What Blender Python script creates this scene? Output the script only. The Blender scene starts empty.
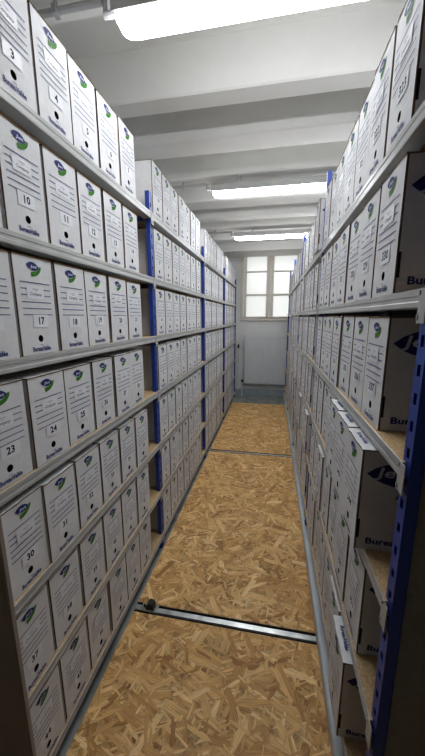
import bpy, math, random
from mathutils import Matrix, Vector
random.seed(7)
scn = bpy.context.scene
COL = scn.collection

# ------------------------------------------------------------------ camera, world, exposure
CAM_H = 1.39
PITCH, YAW, ROLL, FPX = 0.19424, 0.18908, -0.0015, 310.17
cp, sp, cw, sw = math.cos(PITCH), math.sin(PITCH), math.cos(YAW), math.sin(YAW)
fwd = Vector((-sw * cp, cw * cp, -sp)); rgt = Vector((cw, sw, 0)); upv = rgt.cross(fwd)
c_, s_ = math.cos(ROLL), math.sin(ROLL)
r2, u2 = c_ * rgt + s_ * upv, -s_ * rgt + c_ * upv
cam = bpy.data.objects.new('camera', bpy.data.cameras.new('camera'))
COL.objects.link(cam)
cam.matrix_world = Matrix(((r2.x, u2.x, -fwd.x, 0), (r2.y, u2.y, -fwd.y, 0), (r2.z, u2.z, -fwd.z, CAM_H), (0, 0, 0, 1)))
cam.data.sensor_fit = 'VERTICAL'; cam.data.sensor_height = 36; cam.data.sensor_width = 36
cam.data.lens = 36 * FPX / 756
cam.data.clip_start = 0.02
scn.camera = cam
w = bpy.data.worlds.new('sky'); scn.world = w; w.use_nodes = True
w.node_tree.nodes['Background'].inputs[0].default_value = (0.93, 0.96, 1.0, 1)
w.node_tree.nodes['Background'].inputs[1].default_value = 1.75
scn.view_settings.view_transform = 'Standard'; scn.view_settings.look = 'None'
scn.view_settings.gamma = 1; scn.view_settings.use_curve_mapping = False
scn.view_settings.exposure = 0.0
LAMP = 34.5           # emission of the tube diffusers

# ------------------------------------------------------------------ helpers
def new_mat(name, col=(.8, .8, .8), rough=.6, metal=0, spec=.4):
    m = bpy.data.materials.new(name); m.use_nodes = True
    b = m.node_tree.nodes['Principled BSDF']
    b.inputs['Base Color'].default_value = (*col, 1)
    b.inputs['Roughness'].default_value = rough; b.inputs['Metallic'].default_value = metal
    b.inputs['Specular IOR Level'].default_value = spec
    return m

class NT:
    def __init__(s, m): s.t = m.node_tree; s.b = s.t.nodes['Principled BSDF']
    def n(s, typ, **kw):
        o = s.t.nodes.new(typ)
        for k, v in kw.items():
            if k.startswith('i_'):
                key = k[2:]; key = int(key) if key.isdigit() else key
                if hasattr(v, 'is_output'): s.t.links.new(v, o.inputs[key])
                else: o.inputs[key].default_value = v
            else: setattr(o, k, v)
        return o
    def link(s, a, b): s.t.links.new(a, b)
    def math(s, op, a, b=0.0):
        return s.n('ShaderNodeMath', operation=op, i_0=a, i_1=b).outputs[0]
    def mix(s, fac, a, b):
        o = s.n('ShaderNodeMix', data_type='RGBA')
        for i, v in ((0, fac), (6, a), (7, b)):
            if hasattr(v, 'is_output'): s.link(v, o.inputs[i])
            else: o.inputs[i].default_value = v if i == 0 else (*v[:3], 1)
        return o.outputs[2]

def noisy(m, c1, c2, scale, detail=4, bump=0.0, bscale=None, coord='Object', lo=.35, hi=.65, stretch=None):
    t = NT(m); tc = t.n('ShaderNodeTexCoord').outputs[coord]
    if stretch: tc = t.n('ShaderNodeMapping', i_0=tc, i_3=stretch).outputs[0]
    nz = t.n('ShaderNodeTexNoise', i_0=tc, i_Scale=scale, i_Detail=detail).outputs[0]
    r = t.n('ShaderNodeMapRange', i_0=nz, i_1=lo, i_2=hi).outputs[0]
    t.link(t.mix(r, c1, c2), t.b.inputs['Base Color'])
    if bump:
        nb = t.n('ShaderNodeTexNoise', i_0=tc, i_Scale=bscale or scale * 6, i_Detail=3).outputs[0]
        bp = t.n('ShaderNodeBump', i_Strength=bump, i_Distance=.002, i_Height=nb)
        t.link(bp.outputs[0], t.b.inputs['Normal'])
    return m

class MB:
    """collects faces; build() links ONE mesh object"""
    def __init__(s): s.v = []; s.f = []; s.mi = []
    def add(s, vs, fs, mi=0, M=None):
        o = len(s.v)
        s.v += [tuple(M @ Vector(p)) if M else tuple(p) for p in vs]
        s.f += [tuple(i + o for i in f) for f in fs]; s.mi += [mi] * len(fs)
        return s
    def box(s, a, b, mi=0):
        x0, y0, z0 = a; x1, y1, z1 = b
        return s.add([(x0, y0, z0), (x1, y0, z0), (x1, y1, z0), (x0, y1, z0), (x0, y0, z1), (x1, y0, z1), (x1, y1, z1), (x0, y1, z1)],
                     [(3, 2, 1, 0), (4, 5, 6, 7), (0, 1, 5, 4), (1, 2, 6, 5), (2, 3, 7, 6), (3, 0, 4, 7)], mi)
    def prism(s, prof, axis, a, b, mi=0):
        """profile (u,v) extruded along axis from a to b: x -> (y,z), y -> (x,z), z -> (x,y)"""
        n = len(prof)
        def P(q, t): return {'x': (t, q[0], q[1]), 'y': (q[0], t, q[1]), 'z': (q[0], q[1], t)}[axis]
        vs = [P(q, a) for q in prof] + [P(q, b) for q in prof]
        fs = [(i, (i + 1) % n, n + (i + 1) % n, n + i) for i in range(n)] + [tuple(range(n))[::-1], tuple(range(n, 2 * n))]
        return s.add(vs, fs, mi)
    def tube(s, p, q, r, n=10, mi=0):
        p, q = Vector(p), Vector(q); d = (q - p).normalized()
        e = d.orthogonal().normalized(); g = d.cross(e)
        ring = [(math.cos(2 * math.pi * i / n) * e + math.sin(2 * math.pi * i / n) * g) * r for i in range(n)]
        return s.add([p + k for k in ring] + [q + k for k in ring],
                     [(i, (i + 1) % n, n + (i + 1) % n, n + i) for i in range(n)] + [tuple(range(n))[::-1], tuple(range(n, 2 * n))], mi)
    def mesh(s, name, mats):
        me = bpy.data.meshes.new(name); me.from_pydata(s.v, [], s.f)
        for m in (mats if isinstance(mats, (list, tuple)) else [mats]): me.materials.append(m)
        if any(s.mi): me.polygons.foreach_set('material_index', s.mi)
        me.update(); return me
    def build(s, name, mats, parent=None, **kw): return link(name, s.mesh(name, mats), parent, **kw)

def link(name, data, parent=None, loc=None, rz=None):
    o = bpy.data.objects.new(name, data); COL.objects.link(o)
    if parent: o.parent = parent
    if loc: o.location = loc
    if rz is not None: o.rotation_euler = (0, 0, rz)
    return o
def tag(o, label=None, cat=None, group=None, kind=None):
    for k, v in (('label', label), ('category', cat), ('group', group), ('kind', kind)):
        if v: o[k] = v
    return o
def empty(name, loc=(0, 0, 0), rz=0): return link(name, None, None, loc, rz)
def bevel(o, w=.003, seg=2):
    m = o.modifiers.new('bevel', 'BEVEL'); m.width = w; m.segments = seg; m.limit_method = 'ANGLE'; return o

def text_geo(body, size=1.0, offset=0.0, res=2, shear=0):
    """verts (centred on x, baseline y=0) and faces of a piece of lettering"""
    cu = bpy.data.curves.new('t', 'FONT'); cu.body = body; cu.size = size; cu.offset = offset
    cu.resolution_u = res; cu.align_x = 'CENTER'; cu.shear = shear
    o = bpy.data.objects.new('t', cu); COL.objects.link(o)
    dg = bpy.context.evaluated_depsgraph_get()
    me = bpy.data.meshes.new_from_object(o.evaluated_get(dg))
    vs = [tuple(v.co) for v in me.vertices]; fs = [tuple(p.vertices) for p in me.polygons]
    bpy.data.objects.remove(o); bpy.data.curves.remove(cu); bpy.data.meshes.remove(me)
    return vs, fs
def fit_text(geo, width=None, height=None):
    vs, fs = geo
    x0, x1 = min(v[0] for v in vs), max(v[0] for v in vs); y0, y1 = min(v[1] for v in vs), max(v[1] for v in vs)
    k = width / (x1 - x0) if width else height / (y1 - y0)
    ky = height / (y1 - y0) if (width and height) else k
    cx = (x0 + x1) / 2
    return [((v[0] - cx) * k, (v[1] - y0) * ky) for v in vs], fs

# ------------------------------------------------------------------ materials
M = {}
M['card'] = noisy(new_mat('white_cardboard', rough=.75, spec=.2), (.655, .66, .668), (.70, .705, .713), 60, 3, .12, 300)
M['kraft'] = new_mat('kraft_edge', (.17, .11, .065), .9, spec=.1)
M['hole'] = new_mat('box_inside_shade', (.02, .018, .016), .9, spec=.1)  # near-black stands in for the shade inside the kraft-lined box
M['ink'] = new_mat('navy_ink', (.022, .03, .15), .7, spec=.2)
M['inkline'] = new_mat('pale_navy_ink', (.10, .10, .24), .7, spec=.2)
M['green'] = new_mat('green_ink', (.04, .18, .015), .7, spec=.2)
M['paper'] = new_mat('sticker_paper', (.73, .745, .78), .5, spec=.3)
M['black'] = new_mat('black_ink', (.02, .02, .025), .7, spec=.2)
M['greyink'] = new_mat('grey_ink', (.12, .12, .14), .7, spec=.2)
M['logotext'] = new_mat('pale_print', (.55, .57, .66), .7, spec=.2)
M['blue'] = noisy(new_mat('blue_enamel', rough=.5, spec=.4), (.012, .045, .27), (.015, .052, .31), 30, 3, .05, 120)
M['beam'] = noisy(new_mat('grey_enamel', rough=.42, spec=.5), (.37, .38, .37), (.42, .425, .415), 14, 3)
M['galv'] = noisy(new_mat('galvanised_steel', rough=.4, metal=.2), (.42, .47, .51), (.52, .57, .60), 25, 4, stretch=(1, .3, 1))
M['steel'] = noisy(new_mat('rail_steel', rough=.3, metal=.9), (.34, .36, .36), (.55, .57, .56), 18, 4)
M['darksteel'] = new_mat('rail_groove', (.03, .033, .033), .5, .5)
M['rubber'] = new_mat('black_rubber', (.015, .015, .016), .6)
M['chip'] = noisy(new_mat('chipboard', rough=.8, spec=.2), (.40, .26, .13), (.58, .41, .22), 140, 4, .15, 300)
M['concrete'] = noisy(new_mat('concrete', rough=.85, spec=.2), (.17, .185, .18), (.29, .305, .295), 9, 6, .25, 90)
M['white'] = new_mat('white_housing', (.50, .50, .50), .4)
M['clip'] = new_mat('lamp_clip', (.55, .53, .48), .35, .3)
M['conduit'] = new_mat('grey_conduit', (.36, .36, .36), .5)
M['radiator'] = noisy(new_mat('radiator_enamel', rough=.4, spec=.4), (.53, .555, .575), (.57, .59, .61), 6, 3)
M['frame'] = noisy(new_mat('painted_wood', rough=.5, spec=.35), (.60, .57, .50), (.66, .63, .56), 12, 4, stretch=(1, 1, .3))
M['brown'] = noisy(new_mat('dark_brown_board', rough=.6, spec=.3), (.33, .27, .225), (.37, .30, .25), 20, 4)
M['darkpanel'] = noisy(new_mat('dark_grey_sheet', rough=.6, spec=.3), (.18, .175, .16), (.21, .205, .19), 50, 4)
M['base'] = noisy(new_mat('blue_grey_paint', rough=.6), (.26, .31, .35), (.34, .38, .41), 14, 4)

def wall_mat(name, c1, c2):
    m = new_mat(name, rough=.8, spec=.2); t = NT(m)
    tc = t.n('ShaderNodeTexCoord').outputs['Object']
    nz = t.n('ShaderNodeTexNoise', i_0=tc, i_Scale=2.2, i_Detail=6, i_Roughness=.6).outputs[0]
    base = t.mix(t.n('ShaderNodeMapRange', i_0=nz, i_1=.35, i_2=.65).outputs[0], c1, c2)
    # small rusty damp spots
    vo = t.n('ShaderNodeTexVoronoi', i_0=tc, i_Scale=2.6); d = vo.outputs[0]
    nz2 = t.n('ShaderNodeTexNoise', i_0=tc, i_Scale=38, i_Detail=2).outputs[0]
    dd = t.math('ADD', d, t.math('MULTIPLY', nz2, .05))
    spot = t.n('ShaderNodeMapRange', i_0=dd, i_1=.085, i_2=.05).outputs[0]
    stain = t.mix(t.math('MULTIPLY', spot, .55), base, (.42, .36, .24))
    t.link(stain, t.b.inputs['Base Color'])
    nb = t.n('ShaderNodeTexNoise', i_0=tc, i_Scale=45, i_Detail=4).outputs[0]
    t.link(t.n('ShaderNodeBump', i_Strength=.25, i_Distance=.003, i_Height=nb).outputs[0], t.b.inputs['Normal'])
    return m
M['ceil'] = wall_mat('ceiling_paint', (.72, .715, .685), (.79, .785, .755))
M['wall'] = noisy(new_mat('wall_paint', rough=.8, spec=.2), (.60, .61, .60), (.67, .68, .67), 3, 5, .15, 40)

def osb_mat():
    m = new_mat('osb_strands', rough=.6, spec=.3); t = NT(m)
    tc = t.n('ShaderNodeTexCoord').outputs['Object']
    best = None; col = None
    for k in range(10):
        ang = math.radians(k * 137.5 + 9); big = k % 3
        mp = t.n('ShaderNodeMapping', i_0=tc, i_1=(k * 3.17, k * 1.31, 0), i_2=(0, 0, ang)).outputs[0]
        wob = t.n('ShaderNodeTexNoise', i_0=mp, i_Scale=22, i_Detail=2).outputs[1]
        wv = t.n('ShaderNodeVectorMath', operation='MULTIPLY', i_0=wob, i_1=(.010, .006, 0)).outputs[0]
        mp = t.n('ShaderNodeVectorMath', operation='ADD', i_0=mp, i_1=wv).outputs[0]
        st = t.n('ShaderNodeMapping', i_0=mp, i_3=((5.5, 28, 1), (9, 50, 1), (15, 90, 1))[big]).outputs[0]
        vo = t.n('ShaderNodeTexVoronoi', voronoi_dimensions='2D', distance='MINKOWSKI', i_0=st, i_Scale=1.0)
        vo.inputs['Exponent'].default_value = 3.5
        sep = t.n('ShaderNodeSeparateColor', i_0=vo.outputs['Color'])
        edge = t.n('ShaderNodeMapRange', i_0=vo.outputs['Distance'], i_1=.25, i_2=.60, i_3=0, i_4=.5).outputs[0]
        h = t.math('SUBTRACT', sep.outputs[0], edge)
        ramp = t.n('ShaderNodeValToRGB', i_0=sep.outputs[1])
        e = ramp.color_ramp.elements
        e[0].position = 0; e[0].color = (.36, .175, .05, 1); e[1].position = 1; e[1].color = (.90, .63, .30, 1)
        for p, c in ((.16, (.54, .29, .092, 1)), (.5, (.67, .39, .138, 1)), (.8, (.77, .48, .195, 1))):
            q = e.new(p); q.color = c
        fib = t.n('ShaderNodeMapping', i_0=mp, i_3=(14, 300, 1)).outputs[0]
        fn = t.n('ShaderNodeTexNoise', i_0=fib, i_Scale=1, i_Detail=2).outputs[0]
        fr = t.n('ShaderNodeMapRange', i_0=fn, i_1=.3, i_2=.7, i_3=.66, i_4=1.16).outputs[0]
        cc = t.n('ShaderNodeVectorMath', operation='SCALE', i_0=ramp.outputs[0], i_Scale=fr).outputs[0]
        if best is None: best, col = h, cc
        else:
            gt = t.math('GREATER_THAN', h, best); col = t.mix(gt, col, cc); best = t.math('MAXIMUM', h, best)
    ed = t.n('ShaderNodeMapRange', i_0=best, i_1=.35, i_2=.8, i_3=.55, i_4=1.0).outputs[0]
    col = t.n('ShaderNodeVectorMath', operation='SCALE', i_0=col, i_Scale=ed).outputs[0]
    t.link(col, t.b.inputs['Base Color'])
    t.link(t.n('ShaderNodeBump', i_Strength=.35, i_Distance=.001, i_Height=best).outputs[0], t.b.inputs['Normal'])
    return m
M['osb'] = osb_mat()

def glow(name, col, strength):
    m = bpy.data.materials.new(name); m.use_nodes = True; t = m.node_tree; t.nodes.clear()
    e = t.nodes.new('ShaderNodeEmission'); o = t.nodes.new('ShaderNodeOutputMaterial')
    e.inputs[0].default_value = (*col, 1); e.inputs[1].default_value = strength
    t.links.new(e.outputs[0], o.inputs[0]); return m
M['tube'] = glow('lamp_diffuser', (.95, .97, 1.0), LAMP)
def frosted():
    m = bpy.data.materials.new('frosted_glass'); m.use_nodes = True; t = m.node_tree; t.nodes.clear()
    o = t.nodes.new('ShaderNodeOutputMaterial'); a = t.nodes.new('ShaderNodeBsdfTranslucent'); g = t.nodes.new('ShaderNodeBsdfGlossy')
    x = t.nodes.new('ShaderNodeMixShader'); x.inputs[0].default_value = .06
    a.inputs[0].default_value = (.93, .92, .88, 1); g.inputs['Roughness'].default_value = .25
    t.links.new(a.outputs[0], x.inputs[1]); t.links.new(g.outputs[0], x.inputs[2]); t.links.new(x.outputs[0], o.inputs[0]); return m
M['glass'] = frosted()

# ------------------------------------------------------------------ the room
DECK = .05
XL, XR, YN, YW, ZC = -1.06, 1.7, -4.5, 5.50, 2.665
ZU = CAM_H + 1.06                     # underside of the ceiling beams
floor = MB().box((XL - .1, YN - .1, -.12), (XR + .1, YW + .3, 0)).build('floor', M['concrete']); tag(floor, 'grey concrete floor', kind='structure')
RAILS = ((1.118, 1.163), (2.905, 2.948))
DX0 = -.588
ys = [YN + .2, RAILS[0][0], RAILS[0][1], RAILS[1][0], RAILS[1][1], 4.77]
for a, b in ((ys[0], ys[1]), (ys[2], ys[3]), (ys[4], ys[5])):
    bevel(MB().box((DX0, a + .002, 0), (1.3, b - .002, DECK)).build('osb_panel', M['osb'], floor), .002, 1)
wl = MB().box((XL - .12, YN - .1, 0), (XL, YW + .3, ZC)).build('wall_left', M['wall']); tag(wl, 'white painted wall behind the left shelving', kind='structure')
wr_ = MB().box((XR, YN - .1, 0), (XR + .12, YW + .3, ZC)).build('wall_right', M['wall']); tag(wr_, 'white painted side wall', kind='structure')
wn = MB().box((XL, YN - .1, 0), (XR, YN, ZC)).build('wall_front', M['wall']); tag(wn, 'white painted wall', kind='structure')
# window wall with its opening
WX0, WX1, WZ0, WZ1 = -.555, .62, 1.345, 2.52
wb = MB()
wb.box((XL, YW, 0), (WX0, YW + .22, ZC)); wb.box((WX1, YW, 0), (XR, YW + .22, ZC))
wb.box((WX0, YW, 0), (WX1, YW + .22, WZ0)); wb.box((WX0, YW, WZ1), (WX1, YW + .22, ZC))
tag(wb.build('wall_back', M['wall']), 'white painted wall with the window and radiator', kind='structure')
tag(bevel(MB().box((XL, YW - .022, 0), (XR, YW - .001, .112)).build('baseboard_back', M['base'])), 'blue-grey painted skirting below the radiator', kind='structure')
ceil = MB().box((XL - .1, YN - .1, ZC), (XR + .1, YW + .3, ZC + .1)).build('ceiling', M['ceil']); tag(ceil, 'white painted ceiling with deep cross beams', kind='structure')
for y0, y1 in ((-1.4, -1.25), (-.85, -.7), (-.3, -.15), (.30, .44), (.70, .84), (1.09, 1.25), (1.69, 1.81), (2.075, 2.27), (2.58, 2.75), (3.10, 3.32), (3.60, 3.74), (4.0, 4.16), (4.58, 4.74)):
    prof = [(y0 - .01, ZC + .01), (y0, ZU + .008), (y0 + .008, ZU), (y1 - .008, ZU), (y1, ZU + .008), (y1 + .01, ZC + .01)]
    MB().prism(prof, 'x', XL, XR).build('ceiling_beam', M['ceil'], ceil)
MB().box((XL, 4.97, CAM_H + .98), (XR, YW, ZC + .01)).build('ceiling_beam', M['ceil'], ceil)

# window: outer frame, two casements of three frosted panes, sill
win = empty('window_1', ((WX0 + WX1) / 2, YW, WZ0)); tag(win, 'tall beige wooden casement window with frosted panes', kind='structure')
def wpart(name, boxes, mat, parent=win, bev=.004):
    mb = MB()
    for a, b in boxes: mb.box(a, b)
    o = mb.build(name, mat); o.parent = parent; o.matrix_parent_inverse = Matrix.Translation(-win.location)
    if bev: bevel(o, bev)
    return o
yf = YW + .02
FT = .05
wpart('outer_frame', [((WX0, yf - .04, WZ0), (WX0 + FT, yf + .05, WZ1)), ((WX1 - FT, yf - .04, WZ0), (WX1, yf + .05, WZ1)),
                      ((WX0, yf - .04, WZ0), (WX1, yf + .05, WZ0 + .03)), ((WX0, yf - .04, WZ1 - .04), (WX1, yf + .05, WZ1))], M['frame'])
wpart('window_sill', [((WX0 - .005, YW - .03, WZ0 - .018), (WX1 + .005, YW + .03, WZ0 + .002))], M['frame'])
zr = [1.397, 1.742, 1.771, 2.122, 2.143, 2.45]     # pane bottoms and tops
for (px0, px1) in ((-.457, -.123), (-.005, .36)):
    st = .04
    cs = wpart('casement', [((px0 - st, yf - .055, WZ0 + .03), (px0, yf, WZ1 - .04)), ((px1, yf - .055, WZ0 + .03), (px1 + st, yf, WZ1 - .04)),
                            ((px0 - st, yf - .055, WZ0 + .03), (px1 + st, yf, zr[0])), ((px0 - st, yf - .055, zr[5]), (px1 + st, yf, WZ1 - .04)),
                            ((px0, yf - .045, zr[1]), (px1, yf - .005, zr[2])), ((px0, yf - .045, zr[3]), (px1, yf - .005, zr[4]))], M['frame'])
    for a, b in ((0, 1), (2, 3), (4, 5)):
        pn = MB().add([(px0, yf - .021, zr[a]), (px1, yf - .021, zr[a]), (px1, yf - .021, zr[b]), (px0, yf - .021, zr[b])], [(0, 1, 2, 3)]).build('pane', M['glass']); pn.parent = cs; pn.matrix_parent_inverse = Matrix.Identity(4)
wpart('centre_cover_strip', [((-.091, yf - .07, WZ0 + .03), (-.029, yf - .056, WZ1 - .04))], M['frame'])
wpart('right_jamb', [((.41, yf - .05, WZ0 + .03), (WX1 - FT, yf, WZ1 - .04))], M['frame'])
wpart('window_latch', [((-.068, yf - .085, 1.55), (-.052, yf - .07, 1.63))], M['clip'])
# what lies outside: a pale courtyard wall opposite and paving
ow = MB().box((-6, YW + 5.0, -.5), (6, YW + 5.2, 1.7)).build('courtyard_wall', noisy(new_mat('render_wall', rough=.9), (.66, .61, .52), (.74, .69, .60), 3)); tag(ow, 'beige courtyard wall outside the window', kind='structure')
og = MB().box((-6, YW + .35, -.6), (6, YW + 5.2, -.5)).build('courtyard_ground', M['concrete']); tag(og, 'paving outside the window', kind='structure')

# radiator with vertical flutes
rad = empty('radiator', (0, YW, 0)); tag(rad, 'white panel radiator with vertical flutes under the window', 'radiator')
rx0, rx1, rz0, rz1 = -.465, .50, .235, 1.055
prof = []; n = 24; wd = (rx1 - rx0) / n
for i in range(n):
    x = rx0 + i * wd
    prof += [(x + .003, -.1100), (x + .010, -.112), (x + wd - .010, -.112), (x + wd - .003, -.1100)]
prof += [(rx1, -.095), (rx1, -.088), (rx0, -.088), (rx0, -.095)]
MB().prism(prof, 'z', rz0 + .012, rz1 - .012).build('front_panel', M['radiator'], rad)
bevel(MB().box((rx0, -.085, rz0 + .02), (rx1, -.04, rz1 - .02)).build('rear_panel', M['radiator'], rad))
g = MB()
for i in range(40): g.box((rx0 + .01 + i * .024, -.108, rz1 - .012), (rx0 + .022 + i * .024, -.04, rz1))
g.box((rx0, -.112, rz1 - .014), (rx1, -.104, rz1 + .002)); g.box((rx0, -.046, rz1 - .014), (rx1, -.04, rz1 + .002))
g.build('top_grille', M['radiator'], rad)
bevel(MB().box((rx0 - .003, -.110, rz0), (rx0, -.04, rz1)).build('side_cover', M['radiator'], rad))
bevel(MB().box((rx0, -.112, rz0), (rx1, -.104, rz0 + .014)).build('bottom_lip', M['radiator'], rad))
for x in (-.2, .3): MB().box((x, -.04, rz0 + .1), (x + .03, -.001, rz1 - .1)).build('wall_bracket', M['radiator'], rad)
v = MB(); v.tube((rx0 - .003, -.075, rz0 + .035), (rx0 - .05, -.075, rz0 + .035), .010); v.tube((rx0 - .04, -.075, rz0 + .02), (rx0 - .04, -.075, rz0 + .06), .016)
v.build('valve', M['rubber'], rad)
MB().tube((-.574, -.075, .856), (-.574, -.075, .905), .017).tube((-.574, -.075, .905), (-.574, -.075, .925), .010).build('thermostat_knob', M['rubber'], rad)
MB().tube((-.574, -.075, .10), (-.574, -.075, .857), .007).build('pipe', M['radiator'], rad)
MB().tube((rx0 - .04, -.075, .002), (rx0 - .04, -.075, rz0 + .02), .008).build('pipe', M['radiator'], rad)

# ------------------------------------------------------------------ lamps
def batten(yc, x0, ordinal, zb=CAM_H + .930):
    L = 1.22; wd, ht = .090, .085
    o = empty('batten_lamp', (x0 + L / 2, yc, zb)); tag(o, f'long white batten lamp, lit, {ordinal}', 'lamp', 'batten lamps on the ceiling')
    def rr(w, z0, z1, r, n=4):
        p = []
        for cx, cz, a0 in ((w / 2 - r, z1 - r, 0), (-w / 2 + r, z1 - r, 90), (-w / 2 + r, z0 + r, 180), (w / 2 - r, z0 + r, 270)):
            for k in range(n + 1):
                a = math.radians(a0 + 90 * k / n); p.append((cx + r * math.cos(a), cz + r * math.sin(a)))
        return p
    # diffuser: rounded trough with rounded ends
    mb = MB(); secs = []
    for t, s in ((-L / 2, .35), (-L / 2 + .004, .60), (-L / 2 + .014, .82), (-L / 2 + .03, .95), (-L / 2 + .05, 1), (L / 2 - .05, 1), (L / 2 - .03, .95), (L / 2 - .014, .82), (L / 2 - .004, .60), (L / 2, .35)):
        secs.append([(t, q[0] * s, .044 + (q[1] - .044) * (s if q[1] < .044 else 1)) for q in rr(wd, .002, .046, .016)])
    nn = len(secs[0]); vs = [p for s in secs for p in s]; fs = []
    for i in range(len(secs) - 1):
        for j in range(nn): fs.append((i * nn + j, i * nn + (j + 1) % nn, (i + 1) * nn + (j + 1) % nn, (i + 1) * nn + j))
    fs += [tuple(range(nn))[::-1], tuple(range((len(secs) - 1) * nn, len(secs) * nn))]
    mb.add(vs, fs).build('diffuser', M['tube'], o)
    prof = [(-wd / 2 - .004, .030), (-wd / 2 + .001, .030), (-wd / 2 + .001, .047), (wd / 2 - .001, .047), (wd / 2 - .001, .030), (wd / 2 + .004, .030), (wd / 2 + .004, .074), (.036, ht), (-.036, ht), (-wd / 2 - .004, .074)]
    bevel(MB().prism(prof, 'x', -L / 2 - .004, L / 2 + .004).build('housing', M['white'], o), .004)
    for x in (-.42, -.14, .14, .42):
        for s in (-1, 1): MB().box((x - .011, s * (wd / 2 + .0055) - .0025, .034), (x + .011, s * (wd / 2 + .0055) + .0025, .066)).build('clip', M['clip'], o)
    for x in (-.4, .4): MB().box((x - .015, -.02, ht), (x + .015, .02, ZU - zb - .001)).build('mounting_bracket', M['white'], o)
    MB().tube((-L / 2 - .004, 0, .06), (-L / 2 - .05, 0, .06), .011).tube((-L / 2 - .045, 0, .055), (-L / 2 - .045, 0, .105), .008).build('cable_gland', M['conduit'], o)
    return o
for yc, x0, d in ((1.164, -.540, 'nearest the camera above the archive boxes'), (2.65, -.502, 'second from the camera'), (4.08, -.497, 'third and farthest, by the window')): batten(yc, x0, d)
def conduit(y, x0, x1, z, label):
    c = empty('conduit', (x0, y, z)); tag(c, label, 'conduit', 'conduits feeding the lamps')
    MB().tube((0, 0, 0), (x1 - x0, 0, 0), .011).build('pipe', M['conduit'], c)
    for t in (.15, .62):
        k = MB(); x = (x1 - x0) * t; k.box((x - .008, -.014, -.014), (x + .008, .014, .014)); k.box((x - .005, -.004, .014), (x + .005, .004, ZU - z - .001))
        k.build('saddle_clip', M['conduit'], c)
for y, x1, l in ((1.164, -.595, 'grey conduit running left from the nearest ceiling lamp'), (2.65, -.557, 'grey conduit running left from the second ceiling lamp'), (4.08, -.552, 'grey conduit running left from the farthest ceiling lamp')):
    conduit(y, XL + .01, x1, CAM_H + .930 + .10, l)

# ------------------------------------------------------------------ rails in the deck
def rail(y0, y1, label):
    r = empty('floor_rail', (DX0, y0, 0)); tag(r, label, 'rail', 'rails across the deck'); L = 1.3 - DX0; wd = y1 - y0
    b = MB(); b.box((0, .001, .002), (L, wd - .001, DECK - .010)); b.build('channel_bed', M['darksteel'], r)
    for a in (.0005, wd - .0025): MB().box((0, a, DECK - .010), (L, a + .002, DECK + .001)).build('channel_edge', M['darksteel'], r)
    bevel(MB().box((0, wd * .24, DECK - .010), (L, wd * .76, DECK - .001)).build('running_strip', M['steel'], r), .0015)
    return r
rail(*RAILS[0], 'steel rail set across the boards nearer the camera, with black stop')
rail(*RAILS[1], 'steel rail set across the boards farther from camera')
stp = empty('rail_stop', (DX0 + .075, sum(RAILS[0]) / 2, DECK)); tag(stp, 'small black end stop clamped on the nearer floor rail', 'stopper')
bevel(MB().box((-.045, -.019, -.0005), (.034, .019, .006)).build('clamp_plate', M['steel'], stp), .001)
bevel(MB().prism([(-.020, .006), (.020, .006), (.017, .030), (.007, .040), (-.008, .040), (-.018, .028)], 'y', -.016, .016).build('rubber_block', M['rubber'], stp), .002)
MB().tube((-.030, 0, .0), (-.030, 0, .018), .006, 6).build('bolt', M['darksteel'], stp)

# ------------------------------------------------------------------ shelving
PW, PD = .032, .022            # upright: width along the aisle, depth
def post_mesh(h):
    """C-shaped upright; local -y is the slotted face; slots are real openings"""
    mb = MB(); t = .002; sw_, sh, pitch = .012, .020, .05
    mb.box((-PW / 2, 0, 0), (-sw_ / 2, t, h)); mb.box((sw_ / 2, 0, 0), (PW / 2, t, h))
    z = 0; k = .03
    while k < h - .03:
        mb.box((-sw_ / 2, 0, z), (sw_ / 2, t, k)); z = k + sh; k += pitch
    mb.box((-sw_ / 2, 0, z), (sw_ / 2, t, h))
    for s in (-1, 1):
        mb.box((min(s * PW / 2, s * (PW / 2 - t)), t, 0), (max(s * PW / 2, s * (PW / 2 - t)), PD, h))
        mb.box((min(s * PW / 2, s * (PW / 2 - .009)), PD - t, 0), (max(s * PW / 2, s * (PW / 2 - .009)), PD, h))
    mb.box((-PW / 2 + t, PD - .004, 0), (PW / 2 - t, PD - .003, h))
    return mb.mesh('upright', M['blue'])
def beam_mesh(L):
    """front beam, local x along, local -y front, z=0 top edge"""
    prof = [(-.007, 0), (-.005, .001), (-.005, -.014), (.018, -.014), (.018, -.017), (-.001, -.017), (-.001, -.0285), (.034, -.0285), (.034, -.031), (-.006, -.031), (-.007, -.029), (-.007, -.021), (-.0058, -.019), (-.0058, -.012), (-.007, -.010)]
    return MB().prism(prof, 'x', -L / 2, L / 2).mesh('shelf_beam', M['beam'])
def bracket_mesh(s):
    """end connector at local x=0; s = side towards the beam"""
    mb = MB(); a, b = (-.012, .0152) if s < 0 else (-.0152, .012)
    mb.box((a, -.0085, -.056), (b, -.0068, .001)); mb.box((a, -.0072, -.056), (b, -.0005, -.0545))
    e = -.010 if s < 0 else .007
    for z in (-.046, -.006): mb.box((e, -.0105, z - .004), (e + .003, -.0084, z + .004))
    return mb.mesh('end_bracket', M['beam'])
RD = .37                      # rack depth
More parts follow.
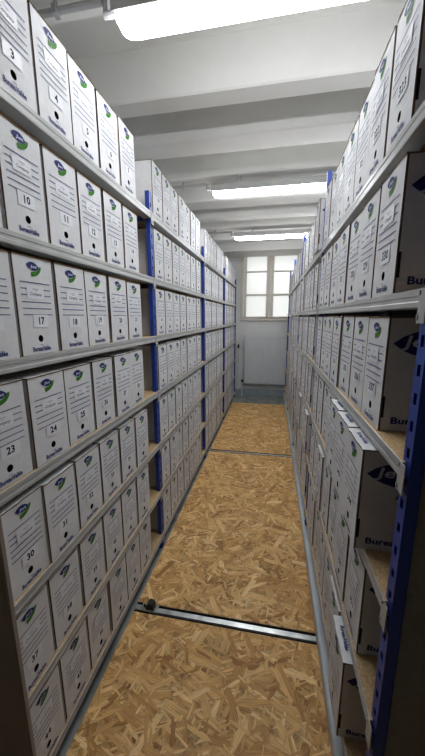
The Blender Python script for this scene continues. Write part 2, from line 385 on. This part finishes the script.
def rack(name, xf, side, ys, zs, ptop, pbot, label):
    """xf: plane of the upright's face; side=+1 faces +X (left rack), -1 faces -X"""
    rz = math.pi / 2 * side
    root = empty(name, (xf, ys[0], 0), rz); tag(root, label, 'shelving')
    # local: x along aisle (sign = side), y into the rack
    pm = post_mesh(ptop - pbot); brk = {s: bracket_mesh(s) for s in (-1, 1)}
    def bay_meshes(L): return (beam_mesh(L - .006), MB().box((-L / 2 + .003, 0, -.016), (L / 2 - .003, .004, 0)).mesh('rear_beam', M['beam']), MB().box((-L / 2 + .005, -.0048, -.0135), (L / 2 - .005, RD - .008, .0005)).mesh('shelf_board', M['chip']))
    made = {}
    foot = MB().box((-PW / 2 - .004, -.004, 0), (PW / 2 + .004, PD + .006, .008)).box((-PW / 2 - .002, -.002, .008), (PW / 2 + .002, PD + .002, .045)).mesh('foot', M['blue'])
    rodm = MB().box((-.010, PD, -.006), (.010, RD - PD, .012)).mesh('depth_brace', M['blue'])
    for y in ys:
        lx = (y - ys[0]) * side
        p = link('upright', pm, root, (lx, 0, pbot)); link('foot', foot, p, (0, 0, 0))
        link('upright', pm, root, (lx, RD, pbot), math.pi)
        for z in (zs[0] - .028, zs[3] - .028, zs[-1] - .028): link('depth_brace', rodm, root, (lx, 0, z))
    for i in range(len(ys) - 1):
        mx = ((ys[i] + ys[i + 1]) / 2 - ys[0]) * side; L = round(ys[i + 1] - ys[i], 4)
        if L not in made: made[L] = bay_meshes(L)
        bm, rear, bd = made[L]
        for z in zs:
            b = link('shelf_beam', bm, root, (mx, 0, z))
            for s in (-1, 1): link('end_bracket', brk[-s], b, (s * (L / 2), 0, 0))
            link('rear_beam', rear, root, (mx, RD - .006, z)); link('shelf_board', bd, root, (mx, 0, z))
    return root
AX, BX = -.619, .246
LY = [.346 + 1.25 * i for i in range(5)]
RY = [.575 + 1.25 * i for i in range(4)] + [5.355]      # the last bay is a short one
LZ = [1.903, 1.590, 1.290, .984, .677, .379, .089]
RZ = [1.750, 1.435, 1.130, .830, .520, .215]
left_rack = rack('shelving_rack', AX, 1, LY, LZ, 2.0, 0, 'blue and grey boltless shelving of seven shelves along the left wall')
right_rack = rack('shelving_rack', BX, -1, RY, RZ, 2.11, .11, 'blue and grey sliding shelving of six shelves right of the aisle')
# carriage of the right rack: steel kick bar, plinth and wheels; dark sheet closing its near end
def rpart(name, mb, mat, bev=0):
    o = mb.build(name, mat); o.parent = right_rack; o.matrix_parent_inverse = right_rack.matrix_basis.inverted()
    if bev: bevel(o, bev)
    return o
rpart('kick_bar', MB().prism([(BX - .020, DECK + .012), (BX - .020, DECK + .050), (BX - .016, DECK + .056), (BX + .012, DECK + .056), (BX + .012, DECK + .052), (BX - .015, DECK + .052), (BX - .015, DECK + .012)], 'y', RY[0] - .2, RY[4]), M['galv'])
rpart('carriage_frame', MB().box((BX + .004, RY[0] - .02, DECK + .02), (BX + RD, RY[0] + .02, DECK + .05)).box((BX + .014, RY[0] + .02, DECK + .02), (BX + .034, RY[4], DECK + .05)), M['darksteel'])
for a, b in RAILS:
    for x in (BX + .06, BX + .30): rpart('wheel', MB().tube((x, (a + b) / 2 - .008, DECK + .028), (x, (a + b) / 2 + .008, DECK + .028), .028, 16), M['darksteel'])
rpart('end_sheet', MB().box((BX + PD + .002, RY[0] - .012, DECK + .02), (BX + RD - PD, RY[0] - .009, 1.36)), M['darkpanel'])
rpart('light_block_sheet', MB().box((BX + RD + .002, RY[0] - .012, DECK + .04), (BX + RD + .004, RY[4], 2.0)), M['darkpanel'])  # unseen dark sheet, added to block light in the gaps above the boxes
jamb = empty('end_panel', (-.582, .3205, 0)); tag(jamb, 'dark brown upright panel at the near left edge', 'panel')
bevel(MB().box((-.30, -.003, 0), (.219, .003, 1.22)).build('board', M['brown'], jamb), .002)
MB().box((.2192, -.003, 0), (.2205, .003, 1.22)).build('edge_band', M['brown'], jamb)

# ------------------------------------------------------------------ archive boxes
BW, BD_, BH = .1425, .33, .247
def body_geo(bow, wob):
    """front (with round finger hole) at y=0, depth +y"""
    mb = MB(); N = 16; hz, hr = .041, .0095
    f = [(-BW / 2, 0, 0), (BW / 2, 0, 0), (BW / 2, wob, BH), (-BW / 2, -wob, BH)]
    mid = [(-BW / 2, -bow, BH * .45), (BW / 2, -bow, BH * .45)]
    ring = []
    for i in range(N):
        a = 2 * math.pi * (i + .5) / N - math.pi * .75
        z = hz + hr * math.sin(a); ring.append((hr * math.cos(a), -bow * min(1, z / (BH * .45)), z))
    inner = [(p[0], .03, p[2]) for p in ring]
    vs = f + mid + ring + inner + [(-BW / 2, BD_, 0), (BW / 2, BD_, 0), (BW / 2, BD_, BH), (-BW / 2, BD_, BH),
                                    (BW / 2, .0045, 0), (BW / 2, .0045, BH), (-BW / 2, .0045, 0), (-BW / 2, .0045, BH)]
    R = 6; I = R + N; B = I + N
    fs = []; q = N // 4
    corners = [0, 1, 5, 4]
    for s in range(4):
        seg = [R + (s * q + k) % N for k in range(q + 1)]
        fs.append((corners[s], corners[(s + 1) % 4]) + tuple(reversed(seg)))
    fs.append((4, 5, 2, 3))
    fs += [(B + 4, B + 1, B + 2, B + 5), (B, B + 6, B + 7, B + 3), (B + 1, B, B + 3, B + 2), (3, 2, B + 5, B + 2, B + 3, B + 7), (0, B + 6, B, B + 1, B + 4, 1)]
    mb.add(vs, fs + [(1, B + 4, B + 5, 2, 5), (B + 6, 0, 4, 3, B + 7)], 0); mb.mi[-2:] = [2, 2]
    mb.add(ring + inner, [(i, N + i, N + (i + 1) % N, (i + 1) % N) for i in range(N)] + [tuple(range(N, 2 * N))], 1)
    return mb
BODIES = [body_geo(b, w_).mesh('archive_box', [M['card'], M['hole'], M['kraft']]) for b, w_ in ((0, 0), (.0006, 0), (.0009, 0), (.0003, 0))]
def lid_mesh(seed):
    r = random.Random(seed); n = 9; vs = []
    for i in range(n + 1):
        x = -BW / 2 - .0006 + (BW + .0012) * i / n; j = r.uniform(-.0012, .0012); dz = r.uniform(0, .0014)
        vs += [(x, -.0015 + j, BH - .0002), (x, -.0015 + j, BH + .0026 + dz), (x, .012, BH + .003), (x, BD_, BH + .003), (x, BD_, BH - .0002)]
    fs = []; mi = []
    for i in range(n):
        a, b = i * 5, i * 5 + 5
        fs += [(a, b, b + 1, a + 1), (a + 1, b + 1, b + 2, a + 2), (a + 2, b + 2, b + 3, a + 3), (a + 3, b + 3, b + 4, a + 4)]; mi += [1, 0, 0, 1]
    fs += [tuple(range(5))[::-1], tuple(range(n * 5, n * 5 + 5))]; mi += [1, 1]
    mb = MB(); mb.v = vs; mb.f = fs; mb.mi = mi
    return mb.mesh('lid_flap', [M['card'], M['kraft']])
LIDS = [lid_mesh(s) for s in range(4)]
E_ = .0013    # print sits just proud of the front
def leaf(cx, cz, w_, h, tilt=0, n=10):
    """pointed leaf outline"""
    up = [(-w_ / 2 + w_ * i / n, h / 2 * math.sin(math.pi * i / n) ** .7) for i in range(n + 1)]
    pts = up + [(x, -z) for x, z in reversed(up[1:-1])]
    c, s = math.cos(tilt), math.sin(tilt)
    return [(cx + x * c - z * s, cz + x * s + z * c) for x, z in pts]
def swoosh(cx, cz, w_, h, n=8):
    """green crescent under the leaf"""
    o = [(cx - w_ * .30 + w_ * .8 * math.sin(math.pi / 2 * i / n), cz - h + h * (1 - math.cos(math.pi / 2 * i / n))) for i in range(n + 1)]
    inn = [(cx - w_ * .30 + w_ * .62 * math.sin(math.pi / 2 * i / n), cz - h * .55 + h * .55 * (1 - math.cos(math.pi / 2 * i / n))) for i in range(n + 1)]
    return o + inn[::-1]
def poly(mb, pts, y, mi=0): mb.add([(x, y, z) for x, z in pts], [tuple(range(len(pts)))], mi)
def rect(mb, x0, x1, z0, z1, y, mi=0): poly(mb, [(x0, z0), (x1, z0), (x1, z1), (x0, z1)], y, mi)
def put(mb, geo, cx, z, y, mi=0): mb.add([(a + cx, y, b + z) for a, b in geo[0]], geo[1], mi)
JET = text_geo('Jet', shear=.15, offset=.02); BRAND = text_geo('BureauVallée', offset=.03); WORD = text_geo('Company', shear=.3, offset=.012)
DIG = {d: text_geo(d, offset=.034) for d in '0123456789'}
def logo_into(mb, k=(0, 1, 2)):
    y = -E_
    poly(mb, swoosh(.003, .2275, .048, .027), y, k[1])
    poly(mb, leaf(-.004, .2265, .046, .021, -.12), y - .0002, k[0])
    put(mb, fit_text(JET, .026, .010), -.002, .2195, y - .0004, k[2])
def lines_into(mb, mi=0):
    for i, z in enumerate((.185, .169, .1535, .136, .120, .104)): rect(mb, -.056, .056, z - .0012, z + .0012, -E_, mi)
def brand_into(mb, mi=0, grey=None):
    put(mb, fit_text(BRAND, .070, .0130), 0, .0080, -E_, mi)
    rect(mb, -.006, .006, .0238, .0250, -E_, mi if grey is None else grey)
def m_of(fn, name, mats):
    mb = MB(); fn(mb); return mb.mesh(name, mats)
LOGO = m_of(logo_into, 'logo', [M['ink'], M['green'], M['logotext']])
LINES = m_of(lines_into, 'ruled_lines', M['inkline'])
BRANDM = m_of(brand_into, 'brand_lettering', M['ink'])
NSTK = MB().box((-.033, -E_ - .0005, .145), (.031, -E_ - .0002, .178)).mesh('name_sticker', M['paper'])
def wr_into(mb):
    rect(mb, -.012, .010, .1690, .1700, -E_ - .0007); rect(mb, -.004, .004, .1645, .1655, -E_ - .0007)
    put(mb, fit_text(WORD, .044), 0, .1505, -E_ - .0007)
WRIT = m_of(wr_into, 'sticker_writing', M['greyink'])
QSTK = MB().box((-.024, -E_ - .0005, .068), (.034, -E_ - .0002, .101)).mesh('number_sticker', M['paper'])
def front_into(mb):
    logo_into(mb); lines_into(mb, 3); brand_into(mb)
    rect(mb, -.033, .031, .145, .178, -E_ - .0006, 4); rect(mb, -.022, .022, .151, .156, -E_ - .0008, 3)
FRONT = m_of(front_into, 'front_print', [M['ink'], M['green'], M['logotext'], M['inkline'], M['paper']])
def num_mesh(nm):
    mb = MB(); s = str(nm); adv = .0134; x0 = .005 - adv * (len(s) - 1) / 2
    for i, ch in enumerate(s): put(mb, fit_text(DIG[ch], None, .0195) if ch != '1' else fit_text(DIG[ch], None, .0195), x0 + i * adv, .0755, -E_ - .0007)
    return mb.mesh('number', M['black'])
# print on the broad side (local +x face) and on the lid
XS = BW / 2 + .0008
def side_logo_into(mb):
    def S(pts, mi): mb.add([(XS, a, z) for a, z in pts], [tuple(range(len(pts)))], mi)
    S(leaf(.108, .194, .190, .064), 0)
    S([(a + .100, z + .166) for a, z in ((-.02, -.03), (.02, -.028), (.05, -.015), (.065, .004), (.03, -.004), (-.008, -.003))], 1)
    g_ = fit_text(JET, .064, .032); mb.add([(XS + .0003, a + .062, b + .179) for a, b in g_[0]], g_[1], 2)
def side_text_into(mb):
    g_ = fit_text(BRAND, .15, .016); mb.add([(XS, a + .100, b + .016) for a, b in g_[0]], g_[1], 0)
SIDE = m_of(side_logo_into, 'side_logo', [M['ink'], M['green'], M['logotext']])
SIDET = m_of(side_text_into, 'side_lettering', M['ink'])
SLOT = MB().box((BW / 2 - .001, .003, .030), (BW / 2 + .001, .0085, .078)).mesh('side_slot', M['hole'])  # slim raised block, its dark colour painting the shade within the slot
def top_into(mb):
    g_ = fit_text(BRAND, .075, .012); mb.add([(a, .012 + b, BH + .0045) for a, b in g_[0]], g_[1])
TOPP = m_of(top_into, 'lid_lettering', M['ink'])

ORD = ['first', 'second', 'third', 'fourth', 'fifth', 'sixth', 'seventh']
BAY = ['nearest', 'second', 'third', 'farthest']
def box(x, y, z, rz, num, label, group, detail, side=False, top=False):
    lean = random.uniform(-.004, .004); yaw = random.uniform(-.007, .007)
    o = link('archive_box', random.choice(BODIES)); tag(o, label, 'box', group)
    o.location = (x, y, z); o.rotation_euler = (0, lean, rz + yaw); o.rotation_mode = 'XYZ'
    o.scale = (random.choice((.95, .965, .98) if rz > 0 else (.975, .99, 1.0)), 1, random.uniform(.992, 1.006) * (1 if rz > 0 else 1.04))
    link('lid_flap', random.choice(LIDS), o)
    if detail == 2:
        link('logo', LOGO, o); link('ruled_lines', LINES, o); link('brand_lettering', BRANDM, o)
        s = link('name_sticker', NSTK, o, (random.uniform(-.004, .004), 0, random.uniform(-.003, .003))); link('sticker_writing', WRIT, s)
    else: tag(link('front_print', FRONT, o), kind='stuff')
    if detail >= 1:
        s = link('number_sticker', QSTK, o, (random.uniform(-.006, .004), 0, random.uniform(-.003, .003))); link('number', num_mesh(num), s)
    if side:
        link('side_logo', SIDE, o); link('side_lettering', SIDET, o); link('side_slot', SLOT, o)
    if top: link('lid_lettering', TOPP, o)
    return o
def rot_front(side): return math.pi / 2 * side
TH = .0022
# left rack: seven shelves, four bays, numbered away from the camera
for bay in range(4):
    start = LY[0] + .024 if bay == 0 else LY[bay] + .020
    pitch = .151
    for row in range(7):
        jy = random.uniform(-.003, .003)
        for k in range(7):
            num = bay * 49 + row * 7 + k + 1
            gap = 0
            if bay == 0 and row == 4: gap = .024 if k < 2 else .013
            y = start + jy + pitch * (k + .5) + gap + (random.choice((0, .004, .008)) if bay and k > 3 else 0)
            x = -.6165 + random.uniform(-.005, .002)
            if bay == 0 and k >= 1: lab = f'white archive box marked {num}, {ORD[k]} from near end, {ORD[row]} shelf down, nearest bay, left shelving'
            else: lab = f'white archive box, {ORD[k]} from near end, {ORD[row]} shelf down, {BAY[bay]} bay, left shelving'
            box(x, y, LZ[row] + TH, math.pi / 2, num, lab, 'archive boxes on the left shelving', 2 if bay == 0 else (2 if bay == 1 and row < 5 else (1 if bay == 1 else 0)))
# right rack: six shelves, numbered towards the camera
FORWARD = {(3, 0): .030, (3, 1): .026, (3, 2): .022, (3, 3): .008, (5, 0): .030, (5, 1): .008, (4, 3): .004, (4, 4): .006}
for bay in range(3):
    for row in range(6):
        jy = random.uniform(-.004, .004) - (0 if bay == 0 else .085 if row == 0 else .02)
        for k in range(7):               # k = 0 nearest the camera
            num = 323 - 42 * bay + 7 * row - k
            y = RY[bay] + (.165 if row == 2 else .140) + jy + (.151 if row == 2 else .155) * (k + .5)
            fw = FORWARD.get((row, k), 0) if bay == 0 else random.choice((0, 0, 0, 0, .015))
            x = .244 + random.uniform(-.003, .005) - fw
            if bay == 0 and row < 4 and k < 3: lab = f'white archive box marked {num}, {ORD[k]} from near end, {ORD[row]} shelf down, nearest bay, right shelving'
            else: lab = f'white archive box, {ORD[k]} from near end, {ORD[row]} shelf down, {BAY[bay]} bay, right shelving'
            box(x, y, RZ[row] + TH, -math.pi / 2, num, lab, 'archive boxes on the right shelving', 2 if bay == 0 else (1 if bay == 1 else 0), side=(k == 0), top=fw > .01 or row >= 3 and bay == 0)
# the farthest bay of the right rack shows only as slivers: one object
far = MB()
src = BODIES[0]; sv = [v.co.copy() for v in src.vertices]; sf = [tuple(p.vertices) for p in src.polygons]; sm = [p.material_index for p in src.polygons]
for row in range(6):
    for k in range(6):
        y = RY[3] + .075 + .1515 * (k + .5)
        T = Matrix.Translation((.259 + random.uniform(-.004, .006), y, RZ[row] + TH)) @ Matrix.Rotation(-math.pi / 2, 4, 'Z')
        o0 = len(far.v); far.add(sv, sf, 0, T); far.mi[-len(sf):] = sm
        far.box((.259, y - BW / 2, RZ[row] + TH + BH), (.259 + BD_, y + BW / 2, RZ[row] + TH + BH + .003), 0)
tag(far.build('archive_boxes', [M['card'], M['hole'], M['kraft']]), 'far rows of white archive boxes in the last right bay by the window', 'boxes', kind='stuff')
